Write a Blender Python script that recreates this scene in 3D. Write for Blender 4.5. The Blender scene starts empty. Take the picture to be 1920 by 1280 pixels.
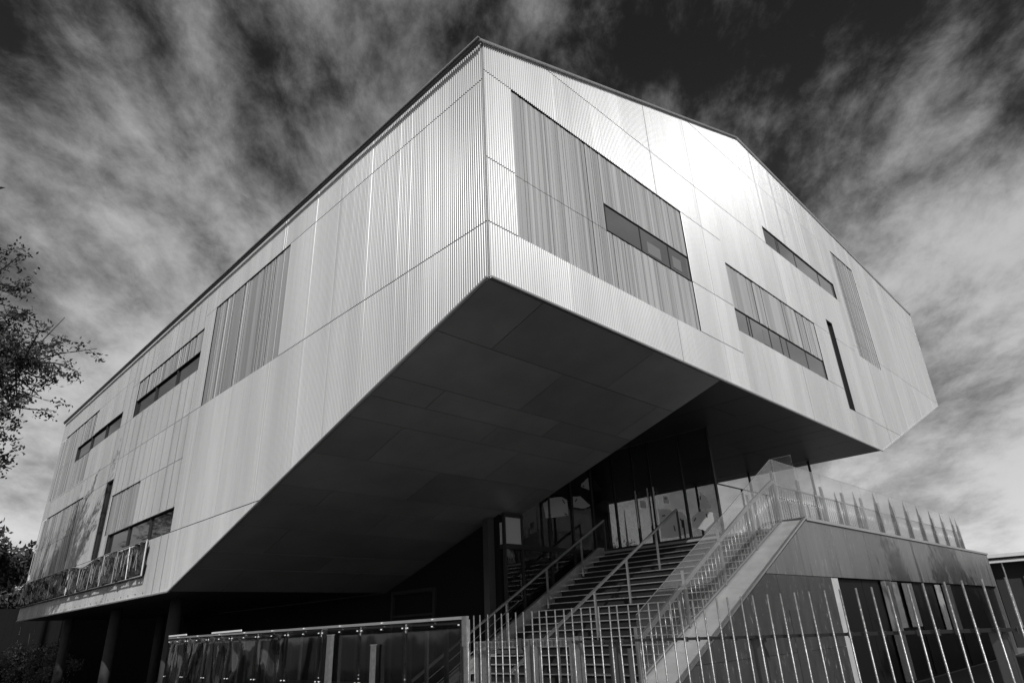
import bpy, bmesh, math, random
from mathutils import Vector, Matrix, noise
R = random.Random(7)
sc = bpy.context.scene
col = sc.collection

# ------------------------------------------------------------------ camera
cam_d = bpy.data.cameras.new('camera')
cam = bpy.data.objects.new('camera', cam_d)
col.objects.link(cam)
YAW, PITCH, ROLL = 0.7959830, 0.4215526, -0.0457709
cy, sy, cp, sp, cr, sr = (math.cos(YAW), math.sin(YAW), math.cos(PITCH), math.sin(PITCH), math.cos(ROLL), math.sin(ROLL))
fw = Vector((sy * cp, cy * cp, sp))
rt = Vector((cy, -sy, 0))
up = rt.cross(fw)
r2 = rt * cr + up * sr
u2 = up * cr - rt * sr
M = Matrix((r2, u2, -fw)).transposed().to_4x4()
M.translation = Vector((-5.8609, -6.1563, 1.6))
cam.matrix_world = M
cam_d.sensor_width = 36.0
cam_d.lens = 1208.3 / 1920 * 36
cam_d.clip_start = 0.05
cam_d.clip_end = 6000
sc.camera = cam

# ------------------------------------------------------------------ light
SUN_EL = math.radians(36.5)
SUN_AZ = math.atan2(-0.53, -0.848)          # from +Y towards +X
sd = Vector((math.sin(SUN_AZ) * math.cos(SUN_EL), math.cos(SUN_AZ) * math.cos(SUN_EL), math.sin(SUN_EL)))
sun_d = bpy.data.lights.new('sun', 'SUN')
sun_d.energy = 3.4
sun_d.angle = math.radians(0.5)
sun_d.color = (1.0, 1.0, 0.995)
sun = bpy.data.objects.new('sun', sun_d)
sun.rotation_euler = sd.to_track_quat('Z', 'Y').to_euler()
col.objects.link(sun)

world = bpy.data.worlds.new('World')
sc.world = world
world.use_nodes = True
wt = world.node_tree
wt.nodes.clear()
def N(t, kind, **kw):
    n = t.nodes.new(kind)
    for k, v in kw.items():
        if k == 'inp':
            for a, b in v.items():
                n.inputs[a].default_value = b
        else:
            setattr(n, k, v)
    return n
def math_n(t, op, a, b=None, c=None, clamp=False):
    n = t.nodes.new('ShaderNodeMath'); n.operation = op; n.use_clamp = clamp
    for i, v in enumerate((a, b, c)):
        if v is None: continue
        if isinstance(v, (int, float)): n.inputs[i].default_value = v
        else: t.links.new(v, n.inputs[i])
    return n.outputs[0]
sky = N(wt, 'ShaderNodeTexSky', sky_type='NISHITA', sun_disc=False, sun_elevation=SUN_EL, sun_rotation=SUN_AZ % (2 * math.pi),
        air_density=1.0, dust_density=0.6, ozone_density=1.0)
sep = N(wt, 'ShaderNodeSeparateColor')
wt.links.new(sky.outputs[0], sep.inputs[0])
# black and white film behind a red filter: the sky's red light, a touch of film contrast
red = math_n(wt, 'MULTIPLY', math_n(wt, 'POWER', math_n(wt, 'DIVIDE', sep.outputs[0], math_n(wt, 'MULTIPLY_ADD', sep.outputs[0], 1.0 / 7.0, 1.0)), 2.1), 0.36)
tc = N(wt, 'ShaderNodeTexCoord')
sx = N(wt, 'ShaderNodeSeparateXYZ')
wt.links.new(tc.outputs['Generated'], sx.inputs[0])
zz = math_n(wt, 'ADD', math_n(wt, 'MAXIMUM', sx.outputs[2], 0.0), 0.30)
px = math_n(wt, 'DIVIDE', sx.outputs[0], zz)
py = math_n(wt, 'DIVIDE', sx.outputs[1], zz)
along = math_n(wt, 'ADD', math_n(wt, 'MULTIPLY', px, 0.70), math_n(wt, 'MULTIPLY', py, 0.71))
across = math_n(wt, 'SUBTRACT', math_n(wt, 'MULTIPLY', px, 0.71), math_n(wt, 'MULTIPLY', py, 0.70))
def cloud_noise(sa, sb, off, detail, rough, dist):
    c = N(wt, 'ShaderNodeCombineXYZ')
    wt.links.new(math_n(wt, 'MULTIPLY', along, sa), c.inputs[0])
    wt.links.new(math_n(wt, 'MULTIPLY', across, sb), c.inputs[1])
    c.inputs[2].default_value = off
    n = N(wt, 'ShaderNodeTexNoise', inp={'Scale': 1.0, 'Detail': detail, 'Roughness': rough, 'Distortion': dist})
    wt.links.new(c.outputs[0], n.inputs['Vector'])
    return n.outputs[0]
big = cloud_noise(1.0, 1.5, 47.11, 2.0, 0.5, 0.4)
mid = cloud_noise(2.6, 3.7, 43.5, 12.0, 0.62, 0.2)
fine = cloud_noise(9.0, 13.0, 1.3, 10.0, 0.68, 0.25)
low = math_n(wt, 'MULTIPLY_ADD', math_n(wt, 'MAXIMUM', sx.outputs[2], 0.0), -0.22, 0.17)     # more cloud in sight towards the horizon
cl = math_n(wt, 'ADD', math_n(wt, 'MULTIPLY_ADD', big, 0.9, low), math_n(wt, 'ADD', math_n(wt, 'MULTIPLY', mid, 0.8), math_n(wt, 'MULTIPLY', fine, 0.30)))
mr = N(wt, 'ShaderNodeMapRange', interpolation_type='SMOOTHSTEP', inp={'From Min': 0.85, 'From Max': 1.29, 'To Min': 0.0, 'To Max': 1.0})
wt.links.new(cl, mr.inputs[0])
CLOUD = 4.9
mixc = math_n(wt, 'ADD', math_n(wt, 'MULTIPLY', red, math_n(wt, 'SUBTRACT', 1.0, math_n(wt, 'MULTIPLY', mr.outputs[0], 0.35))),
              math_n(wt, 'MULTIPLY', mr.outputs[0], CLOUD))
comb = N(wt, 'ShaderNodeCombineColor')
for i in range(3): wt.links.new(mixc, comb.inputs[i])
bg = N(wt, 'ShaderNodeBackground', inp={'Strength': 0.10})
wo = N(wt, 'ShaderNodeOutputWorld')
wt.links.new(comb.outputs[0], bg.inputs[0])
wt.links.new(bg.outputs[0], wo.inputs[0])

sc.view_settings.view_transform = 'Standard'
sc.view_settings.look = 'None'
sc.view_settings.gamma = 1.0
sc.view_settings.exposure = 0.0
sc.view_settings.use_curve_mapping = False

# ------------------------------------------------------------------ materials (the photograph is black and white)
MAT = {}
def mat(name, base, rough=0.6, metal=0.0, var=0.0, scale=3.0, stretch=(1, 1, 1), bump=0.0, bscale=60.0, ovar=0.0, spec=0.5, rvar=0.0, fleck=0.0, ior=1.5):
    m = bpy.data.materials.new(name); m.use_nodes = True
    t = m.node_tree; b = t.nodes['Principled BSDF']
    b.inputs['Roughness'].default_value = rough
    b.inputs['Metallic'].default_value = metal
    b.inputs['Specular IOR Level'].default_value = spec
    b.inputs['IOR'].default_value = ior
    b.inputs['Base Color'].default_value = (base, base, base, 1)
    tcn = t.nodes.new('ShaderNodeTexCoord')
    mp = N(t, 'ShaderNodeMapping'); mp.inputs['Scale'].default_value = stretch
    geo = t.nodes.new('ShaderNodeNewGeometry')
    t.links.new(geo.outputs['Position'], mp.inputs['Vector'])
    v = None
    if var or ovar or fleck:
        n = N(t, 'ShaderNodeTexNoise', inp={'Scale': scale, 'Detail': 7.0, 'Roughness': 0.62})
        t.links.new(mp.outputs[0], n.inputs['Vector'])
        v = math_n(t, 'MULTIPLY_ADD', math_n(t, 'SUBTRACT', n.outputs[0], 0.5), 4.0 * var, 1.0)
        if ovar:
            oi = t.nodes.new('ShaderNodeObjectInfo')
            v = math_n(t, 'MULTIPLY', v, math_n(t, 'MULTIPLY_ADD', math_n(t, 'SUBTRACT', oi.outputs['Random'], 0.5), 2 * ovar, 1.0))
        v = math_n(t, 'MULTIPLY', math_n(t, 'MAXIMUM', v, 0.12), base)
        if fleck:
            n3 = N(t, 'ShaderNodeTexNoise', inp={'Scale': scale * 2.6, 'Detail': 5.0, 'Roughness': 0.7})
            t.links.new(mp.outputs[0], n3.inputs['Vector'])
            r3 = N(t, 'ShaderNodeMapRange', inp={'From Min': 0.60, 'From Max': 0.72, 'To Min': 0.0, 'To Max': fleck})
            t.links.new(n3.outputs[0], r3.inputs[0])
            v = math_n(t, 'ADD', v, r3.outputs[0])
        v = math_n(t, 'MINIMUM', v, 0.92)
        cc = N(t, 'ShaderNodeCombineColor')
        for i in range(3): t.links.new(v, cc.inputs[i])
        t.links.new(cc.outputs[0], b.inputs['Base Color'])
        if rvar:
            t.links.new(math_n(t, 'MULTIPLY_ADD', math_n(t, 'SUBTRACT', n.outputs[0], 0.5), rvar * 2, rough, clamp=True), b.inputs['Roughness'])
    if bump:
        n2 = N(t, 'ShaderNodeTexNoise', inp={'Scale': bscale, 'Detail': 4.0})
        t.links.new(mp.outputs[0], n2.inputs['Vector'])
        bp = N(t, 'ShaderNodeBump', inp={'Strength': bump, 'Distance': 0.02})
        t.links.new(n2.outputs[0], bp.inputs['Height'])
        t.links.new(bp.outputs[0], b.inputs['Normal'])
    MAT[name] = m
    return m
def glass(name, tint, rough=0.02, ior=1.5, haze=0.0, hazecol=0.5, bump=0.0, bscale=2.0):
    """thin pane: clear or smoky through, mirror like at grazing angles, with a little dust"""
    m = bpy.data.materials.new(name); m.use_nodes = True
    t = m.node_tree; t.nodes.clear()
    out = t.nodes.new('ShaderNodeOutputMaterial')
    tr = N(t, 'ShaderNodeBsdfTransparent'); tr.inputs[0].default_value = (tint, tint, tint, 1)
    gl = N(t, 'ShaderNodeBsdfGlossy'); gl.inputs['Roughness'].default_value = rough; gl.inputs[0].default_value = (0.95, 0.95, 0.95, 1)
    fr = N(t, 'ShaderNodeFresnel')
    gb = t.nodes.new('ShaderNodeNewGeometry')
    t.links.new(math_n(t, 'MULTIPLY_ADD', gb.outputs['Backfacing'], 1.0 / ior - ior, ior), fr.inputs['IOR'])
    mx = t.nodes.new('ShaderNodeMixShader')
    t.links.new(fr.outputs[0], mx.inputs[0]); t.links.new(tr.outputs[0], mx.inputs[1]); t.links.new(gl.outputs[0], mx.inputs[2])
    last = mx.outputs[0]
    geo = t.nodes.new('ShaderNodeNewGeometry')
    if haze:
        df = N(t, 'ShaderNodeBsdfDiffuse'); df.inputs[0].default_value = (hazecol, hazecol, hazecol, 1)
        n = N(t, 'ShaderNodeTexNoise', inp={'Scale': 2.2, 'Detail': 6.0})
        t.links.new(geo.outputs['Position'], n.inputs['Vector'])
        f = math_n(t, 'MULTIPLY', n.outputs[0], 2 * haze)
        m2 = t.nodes.new('ShaderNodeMixShader')
        t.links.new(f, m2.inputs[0]); t.links.new(last, m2.inputs[1]); t.links.new(df.outputs[0], m2.inputs[2])
        last = m2.outputs[0]
    if bump:
        n2 = N(t, 'ShaderNodeTexNoise', inp={'Scale': bscale, 'Detail': 3.0})
        t.links.new(geo.outputs['Position'], n2.inputs['Vector'])
        bp = N(t, 'ShaderNodeBump', inp={'Strength': bump, 'Distance': 0.05})
        t.links.new(n2.outputs[0], bp.inputs['Height'])
        t.links.new(bp.outputs[0], gl.inputs['Normal']); t.links.new(bp.outputs[0], fr.inputs['Normal'])
    t.links.new(last, out.inputs[0])
    MAT[name] = m
    return m
mat('cladding', 0.46, 0.27, 0.06, var=0.16, scale=1.1, stretch=(1, 1, 0.10), ovar=0.06, rvar=0.06, spec=0.30)
mat('slat_metal', 0.50, 0.5, 0.4, var=0.10, scale=2.0, stretch=(1, 1, 0.15), ovar=0.18)
mat('trim', 0.70, 0.35, 0.9, var=0.05)
mat('core', 0.012, 0.9, spec=0.2)
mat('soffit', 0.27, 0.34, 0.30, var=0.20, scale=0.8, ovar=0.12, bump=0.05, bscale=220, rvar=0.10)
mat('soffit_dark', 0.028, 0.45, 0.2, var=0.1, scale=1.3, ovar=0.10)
mat('window_glass', 0.02, 0.04, 0.0, spec=0.5, bump=0.03, bscale=0.7)
MAT['window_glass'].node_tree.nodes['Principled BSDF'].inputs['IOR'].default_value = 1.4
mat('tinted_glass', 0.15, 0.05, 0.0, spec=0.5, var=0.12, scale=0.5, ovar=0.18, bump=0.03, bscale=0.7)
MAT['tinted_glass'].node_tree.nodes['Principled BSDF'].inputs['IOR'].default_value = 2.2
mat('frame_dark', 0.03, 0.5, 0.3)
mat('blind', 0.19, 0.6)
mat('galv', 0.52, 0.45, 0.75, var=0.16, scale=14.0, bump=0.12, bscale=40)
mat('galv_old', 0.29, 0.42, 0.75, var=0.22, scale=18.0, bump=0.3, bscale=30)
mat('steel', 0.55, 0.33, 0.9, var=0.08, scale=6.0)
mat('steel_dark', 0.10, 0.45, 0.6, var=0.1)
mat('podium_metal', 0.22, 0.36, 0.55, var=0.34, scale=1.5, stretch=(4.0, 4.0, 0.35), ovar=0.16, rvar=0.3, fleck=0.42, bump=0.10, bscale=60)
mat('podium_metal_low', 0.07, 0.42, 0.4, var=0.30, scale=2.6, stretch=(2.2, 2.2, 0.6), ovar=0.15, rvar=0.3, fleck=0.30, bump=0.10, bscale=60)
mat('cheek_metal', 0.42, 0.40, 0.45, var=0.20, scale=2.4, bump=0.04, bscale=5)
mat('concrete', 0.30, 0.85, var=0.16, scale=5.0, bump=0.25, bscale=30)
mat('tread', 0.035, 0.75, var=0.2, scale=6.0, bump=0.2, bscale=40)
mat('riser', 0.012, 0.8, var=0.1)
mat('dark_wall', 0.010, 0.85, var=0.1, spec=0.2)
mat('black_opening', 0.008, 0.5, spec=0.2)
mat('asphalt', 0.14, 0.9, var=0.12, scale=0.7, bump=0.3, bscale=25)
mat('dark_ground', 0.02, 0.95, var=0.3, scale=4.0, bump=0.5, bscale=12)
mat('ink', 0.04, 0.7)
mat('white_paint', 0.8, 0.55, var=0.05)
mat('neighbour_wall', 0.035, 0.8, var=0.1)
mat('leaf', 0.055, 0.55, var=0.25, scale=1.6, ovar=0.1)
mat('leaf_light', 0.11, 0.5, var=0.25, scale=1.6)
mat('bark', 0.05, 0.85, var=0.2, scale=6.0)
mat('pale_render', 0.45, 0.85, var=0.12, scale=2.0)
mat('film_dark', 0.03, 0.12, 0.0, spec=0.6, var=0.2, scale=3.0)
mat('film_pale', 0.55, 0.3, 0.0, spec=0.8, var=0.2, scale=3.0)
mat('roof', 0.12, 0.7, var=0.1)
mat('dark_reflection', 0.10, 0.7, var=0.2, scale=6)
glass('balustrade_glass', 0.90, 0.02, 1.5, haze=0.022, hazecol=0.7)
glass('facade_glass', 0.56, 0.015, 1.5, haze=0.02, hazecol=0.4)
glass('smoke_film', 0.42, 0.06, 1.38, haze=0.015, hazecol=0.2, bump=0.06, bscale=1.2)
def mix_reflection(name, amount):
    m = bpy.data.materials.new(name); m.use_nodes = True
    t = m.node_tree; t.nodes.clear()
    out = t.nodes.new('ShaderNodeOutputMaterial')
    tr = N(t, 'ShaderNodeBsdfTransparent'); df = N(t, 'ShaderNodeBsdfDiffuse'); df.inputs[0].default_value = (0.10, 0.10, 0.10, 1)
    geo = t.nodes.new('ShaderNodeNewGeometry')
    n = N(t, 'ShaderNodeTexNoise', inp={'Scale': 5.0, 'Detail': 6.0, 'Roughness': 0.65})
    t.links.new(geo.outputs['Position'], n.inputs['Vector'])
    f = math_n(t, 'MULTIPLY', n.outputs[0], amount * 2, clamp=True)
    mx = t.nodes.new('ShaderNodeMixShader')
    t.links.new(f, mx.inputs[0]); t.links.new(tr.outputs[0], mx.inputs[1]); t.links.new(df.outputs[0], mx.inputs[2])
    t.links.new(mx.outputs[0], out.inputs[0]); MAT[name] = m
mix_reflection('reflection_film', 0.55)  # dark film for the tree reflections painted on the terrace glass
def through(name, c, k):
    m = bpy.data.materials.new(name); m.use_nodes = True
    t = m.node_tree; t.nodes.clear()
    out = t.nodes.new('ShaderNodeOutputMaterial')
    tl = N(t, 'ShaderNodeBsdfTranslucent'); df = N(t, 'ShaderNodeBsdfDiffuse'); tp = N(t, 'ShaderNodeBsdfTransparent')
    for n in (tl, df): n.inputs[0].default_value = (c, c, c, 1)
    a = N(t, 'ShaderNodeMixShader', inp={0: 0.5}); b = N(t, 'ShaderNodeMixShader', inp={0: k})
    t.links.new(tl.outputs[0], a.inputs[1]); t.links.new(df.outputs[0], a.inputs[2])
    t.links.new(a.outputs[0], b.inputs[1]); t.links.new(tp.outputs[0], b.inputs[2]); t.links.new(b.outputs[0], out.inputs[0])
    MAT[name] = m
through('decal', 0.92, 0.35); through('paper', 0.9, 0.15)

# ------------------------------------------------------------------ mesh helpers
class MB:
    def __init__(s): s.v = []; s.f = []
    def add(s, vs, fs):
        o = len(s.v); s.v += [tuple(p) for p in vs]; s.f += [tuple(i + o for i in f) for f in fs]
    def box(s, a, b):
        (x0, y0, z0), (x1, y1, z1) = a, b
        s.add([(x0, y0, z0), (x1, y0, z0), (x1, y1, z0), (x0, y1, z0), (x0, y0, z1), (x1, y0, z1), (x1, y1, z1), (x0, y1, z1)],
              [(0, 3, 2, 1), (4, 5, 6, 7), (0, 1, 5, 4), (1, 2, 6, 5), (2, 3, 7, 6), (3, 0, 4, 7)])
        return s
    def hexa(s, lo, hi):   # two quads -> solid
        s.add(list(lo) + list(hi), [(0, 3, 2, 1), (4, 5, 6, 7), (0, 1, 5, 4), (1, 2, 6, 5), (2, 3, 7, 6), (3, 0, 4, 7)]); return s
    def prism(s, poly, d):  # extrude a planar polygon by vector d
        n = len(poly); d = Vector(d)
        s.add([Vector(p) for p in poly] + [Vector(p) + d for p in poly],
              [tuple(range(n))[::-1], tuple(range(n, 2 * n))] + [(i, (i + 1) % n, n + (i + 1) % n, n + i) for i in range(n)]); return s
    def tube(s, pts, r, n=8, cap=True):
        pts = [Vector(p) for p in pts]
        rs = r if isinstance(r, (list, tuple)) else [r] * len(pts)
        rings = []
        for i, p in enumerate(pts):
            d = (pts[min(i + 1, len(pts) - 1)] - pts[max(i - 1, 0)]).normalized()
            a = d.cross(Vector((0, 0, 1)) if abs(d.z) < 0.95 else Vector((1, 0, 0))).normalized(); b = d.cross(a)
            rings.append([p + (a * math.cos(2 * math.pi * k / n) + b * math.sin(2 * math.pi * k / n)) * rs[i] for k in range(n)])
        vs = [q for ring in rings for q in ring]
        fs = [(i * n + k, i * n + (k + 1) % n, (i + 1) * n + (k + 1) % n, (i + 1) * n + k) for i in range(len(pts) - 1) for k in range(n)]
        if cap: fs += [tuple(range(n))[::-1], tuple((len(pts) - 1) * n + k for k in range(n))]
        s.add(vs, fs); return s
    def bar(s, a, b, w, h, side=(0, 1, 0)):  # rectangular bar from a to b; w along side, h the other way
        a, b = Vector(a), Vector(b); d = (b - a).normalized(); sd_ = Vector(side)
        sd_ = (sd_ - d * sd_.dot(d)).normalized() * w / 2; u = d.cross(sd_).normalized() * h / 2
        s.hexa([a - sd_ - u, a + sd_ - u, a + sd_ + u, a - sd_ + u], [b - sd_ - u, b + sd_ - u, b + sd_ + u, b - sd_ + u]); return s
    def mesh(s, name, m, smooth=False):
        me = bpy.data.meshes.new(name); me.from_pydata(s.v, [], s.f); me.validate(); me.update()
        bm = bmesh.new(); bm.from_mesh(me); bmesh.ops.recalc_face_normals(bm, faces=bm.faces); bm.to_mesh(me); bm.free()
        if m: me.materials.append(MAT[m])
        if smooth: me.polygons.foreach_set('use_smooth', [True] * len(me.polygons))
        return me
    def build(s, name, m, parent=None, smooth=False, loc=None):
        return place(name, s.mesh(name, m, smooth), parent, loc)
WLOC = {}
def place(name, me, parent=None, loc=None, rot=None, scale=None):
    """link a mesh as an object; loc is in world space"""
    o = bpy.data.objects.new(name, me); col.objects.link(o)
    l = Vector(loc) if loc is not None else Vector((0, 0, 0))
    if parent:
        o.parent = parent
        pl = WLOC.get(parent.name, Vector((0, 0, 0)))
        o.location = l - pl
    else:
        o.location = l
    if rot: o.rotation_euler = rot
    if scale: o.scale = scale
    WLOC[o.name] = l
    return o
def tag(o, label=None, cat=None, group=None, kind=None):
    if label: o['label'] = label
    if cat: o['category'] = cat
    if group: o['group'] = group
    if kind: o['kind'] = kind
    return o
def thing(name, loc, label, cat, group=None):
    o = bpy.data.objects.new(name, None); col.objects.link(o); o.location = loc
    o.empty_display_size = 0.3
    WLOC[o.name] = Vector(loc)
    return tag(o, label, cat, group)
def clip(poly, planes):
    for (a, b, c) in planes:       # keep a*u + b*z <= c
        out = []
        for i in range(len(poly)):
            p, q = poly[i], poly[(i + 1) % len(poly)]
            dp, dq = a * p[0] + b * p[1] - c, a * q[0] + b * q[1] - c
            if dp <= 0: out.append(p)
            if dp * dq < 0:
                k = dp / (dp - dq); out.append((p[0] + (q[0] - p[0]) * k, p[1] + (q[1] - p[1]) * k))
        poly = out
        if len(poly) < 3: return []
    return poly
def halfplanes(poly):              # convex, any winding
    cx = sum(p[0] for p in poly) / len(poly); cz = sum(p[1] for p in poly) / len(poly); hp = []
    for i in range(len(poly)):
        p, q = poly[i], poly[(i + 1) % len(poly)]
        a, b = q[1] - p[1], p[0] - q[0]; c = a * p[0] + b * p[1]
        if a * cx + b * cz > c: a, b, c = -a, -b, -c
        hp.append((a, b, c))
    return hp

# ------------------------------------------------------------------ ground
g = MB(); g.add([(-2500, -2500, 0), (2500, -2500, 0), (2500, 2500, 0), (-2500, 2500, 0)], [(0, 1, 2, 3)])
tag(g.build('ground', 'asphalt'), kind='structure')

g = MB(); g.add([(-16, 2.5, .004), (6.2, 6.4, .004), (6.2, 33, .004), (-16, 33, .004)], [(0, 1, 2, 3)])  # dark ground added to cut the light bounced up to the soffit
tag(g.build('added_dark_ground', 'dark_ground'), kind='structure')
g = MB(); g.add([(1.0, -9.0, .004), (36, -9.0, .004), (36, -.27, .004), (1.0, -.27, .004)], [(0, 1, 2, 3)])  # dark ground added in place of shade before the podium
tag(g.build('added_dark_ground', 'dark_ground'), kind='structure')

# ------------------------------------------------------------------ the building
ZF, ZA = 6.50, 11.37
XB, ZB, XC, ZC, XD, ZD, XE = 11.12, 15.79, 28.41, 14.98, 28.08, 10.19, 17.57
YG, ZG, YR = 11.62, 2.83, 29.1
XK = 7.02
bld = thing('metal_clad_building', (8, 12, 0), 'large faceted building clad in pale ribbed metal, cantilevered over the staircase and terrace', 'building')

# body (dark inner core behind the cladding)
i_ = 0.13
core = MB()
core.prism([(i_, i_, ZA - .05), (i_, i_, ZF + .1), (XE - .1, i_, ZF + .1), (XD - i_, i_, ZD), (XC - i_, i_, ZC - .1), (XB, i_, ZB - .1)], (0, YR - 2 * i_, 0))
core.prism([(i_, 0.35, ZF + .09), (i_, YG + .05, ZG + .12), (i_, YR - i_, ZG + .12), (i_, YR - i_, ZF + .09)], (XK - i_ - .02, 0, 0))
core.build('wall_core', 'core', bld)
# right hand flanks and rear wall
rw = MB()
rw.prism([(XC, 0.02, ZC), (XD, 0.02, ZD), (XD - .1, 0.02, ZD), (XC - .1, 0.02, ZC - .02)], (0, YR - .02, 0))
rw.prism([(XD, 0.02, ZD - .003), (XE, 0.02, ZF - .0), (XE - .08, 0.02, ZF + .05), (XD - .1, 0.02, ZD)], (0, YR - .02, 0))
rw.build('side_wall', 'cladding', bld)
rf = MB()
rf.prism([(-.02, -.016, ZA - .015), (XB, -.016, ZB - .01), (XB, -.016, ZB - .07), (-.02, -.016, ZA - .075)], (0, YR + .02, 0))
rf.prism([(XB, -.016, ZB - .01), (XC + .02, -.016, ZC - .01), (XC + .02, -.016, ZC - .07), (XB, -.016, ZB - .07)], (0, YR + .02, 0))
rf.build('roof', 'roof', bld)
# roof edges
e = MB(); e.bar((-.10, -.06, ZA - .03), (-.10, YR, ZA - .03), .05, .06, (1, 0, 0)); e.build('eave_trim', 'steel_dark', bld)
e = MB(); e.bar((-.125, -.07, ZA + .006), (-.125, YR, ZA + .006), .08, .014, (1, 0, 0)); e.build('eave_edge', 'trim', bld)
for (x0, z0, x1, z1) in ((-.10, ZA - .02, XB, ZB), (XB, ZB, XC + .06, ZC)):
    e = MB(); e.bar((x0, -.055, z0 - .012), (x1, -.055, z1 - .012), .07, .03, (0, 1, 0)); e.build('verge_trim', 'trim', bld)
for a, b in (((0, -.035, ZF - .015), (XE, -.035, ZF - .015)), ((XE, -.035, ZF - .01), (XD, -.035, ZD - .01)), ((XD, -.03, ZD), (XC, -.03, ZC - .03))):
    e = MB(); e.bar(a, b, .045, .035, (0, 1, 0)); e.build('edge_trim', 'trim', bld)
for a, b in (((-.035, 0, ZF - .015), (-.035, YG, ZG - .015)), ((-.035, YG, ZG - .012), (-.035, YR, ZG - .012))):
    e = MB(); e.bar(a, b, .045, .035, (1, 0, 0)); e.build('edge_trim', 'trim', bld)
e = MB(); e.bar((-.004, -.004, ZF), (-.004, -.004, ZA - .06), .014, .014, (1, 0, 0)); e.build('corner_trim', 'cladding', bld)

# ---- ribbed cladding
PITCH_R, AMP = 0.054, 0.0125
def face_front(u, z, off): return (u, -off, z)
def face_left(u, z, off): return (-off, u, z)
FRONT = [(0, ZA), (XB, ZB), (XC, ZC), (XD, ZD), (XE, ZF), (0, ZF)]
LEFT = [(0, ZA), (YR, ZA), (YR, ZG), (YG, ZG), (0, ZF)]
OPEN_F = [(.69, 6.47, 7.5, 10.72), (8.4, 14.07, 8.13, 10.06), (15.32, 15.92, 7.5, 10.62), (11.6, 17.25, 11.97, 12.63), (18.0, 20.35, 10.0, 14.38)]
OPEN_L = [(7.0, 11.45, 7.5, 10.5), (12.2, 17.95, 8.8, 10.1), (19.3, 25.5, 8.8, 9.42), (25.5, 29.0, 7.62, 10.43), (23.0, 25.5, 7.62, 8.8), (23.0, 25.5, 9.42, 10.43),
          (18.68, 19.4, 4.3, 6.85), (15.6, 18.45, 4.94, 6.24), (12.2, 18.0, 4.3, 4.94), (22.4, 29.0, 4.3, 6.85)]
def rows_front(u):
    if u < 8.4: return [7.5, 8.78, 10.72, 12.0, 14.4]
    if u < 15.3: return [8.13, 10.06, 12.0, 14.4]
    if u < 17.6: return [7.5, 10.06, 12.0, 14.4]
    return [7.46, 10.3, 13.76]
def rows_left(u):
    if u < 12.19: return [4.29, 7.5, 10.5]
    if u < 18.6: return [4.29, 6.24, 7.5, 8.8, 10.12]
    return [4.29, 6.86, 7.56, 8.8, 10.45]
RA = [AMP * (R.uniform(1.25, 1.45) if R.random() < .03 else R.uniform(.94, 1.06)) for _ in range(1400)]
def rib_amp(u):                    # ribs are not all pressed alike; changes happen where the profile crosses zero
    return RA[int(math.floor(u / PITCH_R * 2 + .01)) % 1400]
def cladding(face, outline, openings, rows_of, u_edges):
    hp = halfplanes(outline)
    for k in range(len(u_edges) - 1):
        ua, ub = u_edges[k] + .0012, u_edges[k + 1] - .0012
        rows = rows_of((ua + ub) / 2)
        zs = [2.0] + rows + [17.0]
        folds = set([ua, ub]); q = PITCH_R / 4
        j = math.ceil(ua / q)
        while j * q < ub:
            if j * q - ua > .002 and ub - j * q > .002: folds.add(j * q)
            j += 1
        for (a, b, c, d) in openings:
            for x in (a, b):
                if ua < x < ub: folds.add(x)
        for p in outline:
            if ua < p[0] < ub: folds.add(p[0])
        folds = sorted(folds)
        lift = 0.002 * (k % 2) + 0.022
        for r in range(len(zs) - 1):
            z0, z1 = zs[r] + .010, zs[r + 1] - .010
            vs, fs, idx, ns = [], [], {}, []
            for s0, s1 in zip(folds, folds[1:]):
                um = (s0 + s1) / 2
                iv = [(z0, z1)]
                for (a, b, c, d) in openings:
                    if a < um < b:
                        nv = []
                        for (p0, p1) in iv:
                            if d <= p0 or c >= p1: nv.append((p0, p1)); continue
                            if c > p0: nv.append((p0, c))
                            if d < p1: nv.append((d, p1))
                        iv = nv
                for (p0, p1) in iv:
                    if p1 - p0 < .02: continue
                    poly = clip([(s0, p0), (s1, p0), (s1, p1), (s0, p1)], hp)
                    if len(poly) < 3: continue
                    f = []
                    for (u, z) in poly:
                        key = (round(u, 4), round(z, 4))
                        if key not in idx:
                            idx[key] = len(vs)
                            ra = rib_amp(u); off = lift + ra * math.sin(2 * math.pi * u / PITCH_R)
                            vs.append(face(u, z, off))
                            sl_ = ra * 2 * math.pi / PITCH_R * math.cos(2 * math.pi * u / PITCH_R)
                            o0 = Vector(face(0, 0, 0)); nv_ = (Vector(face(0, 0, 1)) - o0) - (Vector(face(1, 0, 0)) - o0) * sl_
                            ns.append(nv_.normalized())
                        if idx[key] not in f: f.append(idx[key])
                    if len(f) >= 3: fs.append(tuple(f) if face is face_front else tuple(f[::-1]))
            if fs:
                me = bpy.data.meshes.new('cladding_sheet'); me.from_pydata(vs, [], fs); me.update()
                me.polygons.foreach_set('use_smooth', [True] * len(me.polygons))
                me.normals_split_custom_set_from_vertices(ns)
                me.materials.append(MAT['cladding'])
                place('cladding_sheet', me, bld)
ue = [0, .69, 1.9, 3.1, 4.3, 5.45, 6.47, 7.45, 8.4, 9.6, 10.85, 12.1, 13.3, 14.07, 15.3, 16.5, 17.6, 18.8, 20.35, 21.6, 22.9, 24.2, 25.5, 26.8, 28.45]
cladding(face_front, FRONT, OPEN_F, rows_front, ue)
le = [0, 1.2, 2.4, 3.6, 4.7, 5.85, 7.0, 8.2, 9.4, 10.4, 11.45, 12.19, 13.3, 14.4, 15.6, 16.8, 17.95, 18.64, 19.4, 20.6, 21.8, 23.0, 24.3, 25.5, 26.7, 27.9, YR]
cladding(face_left, LEFT, OPEN_L, rows_left, le)

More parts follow.
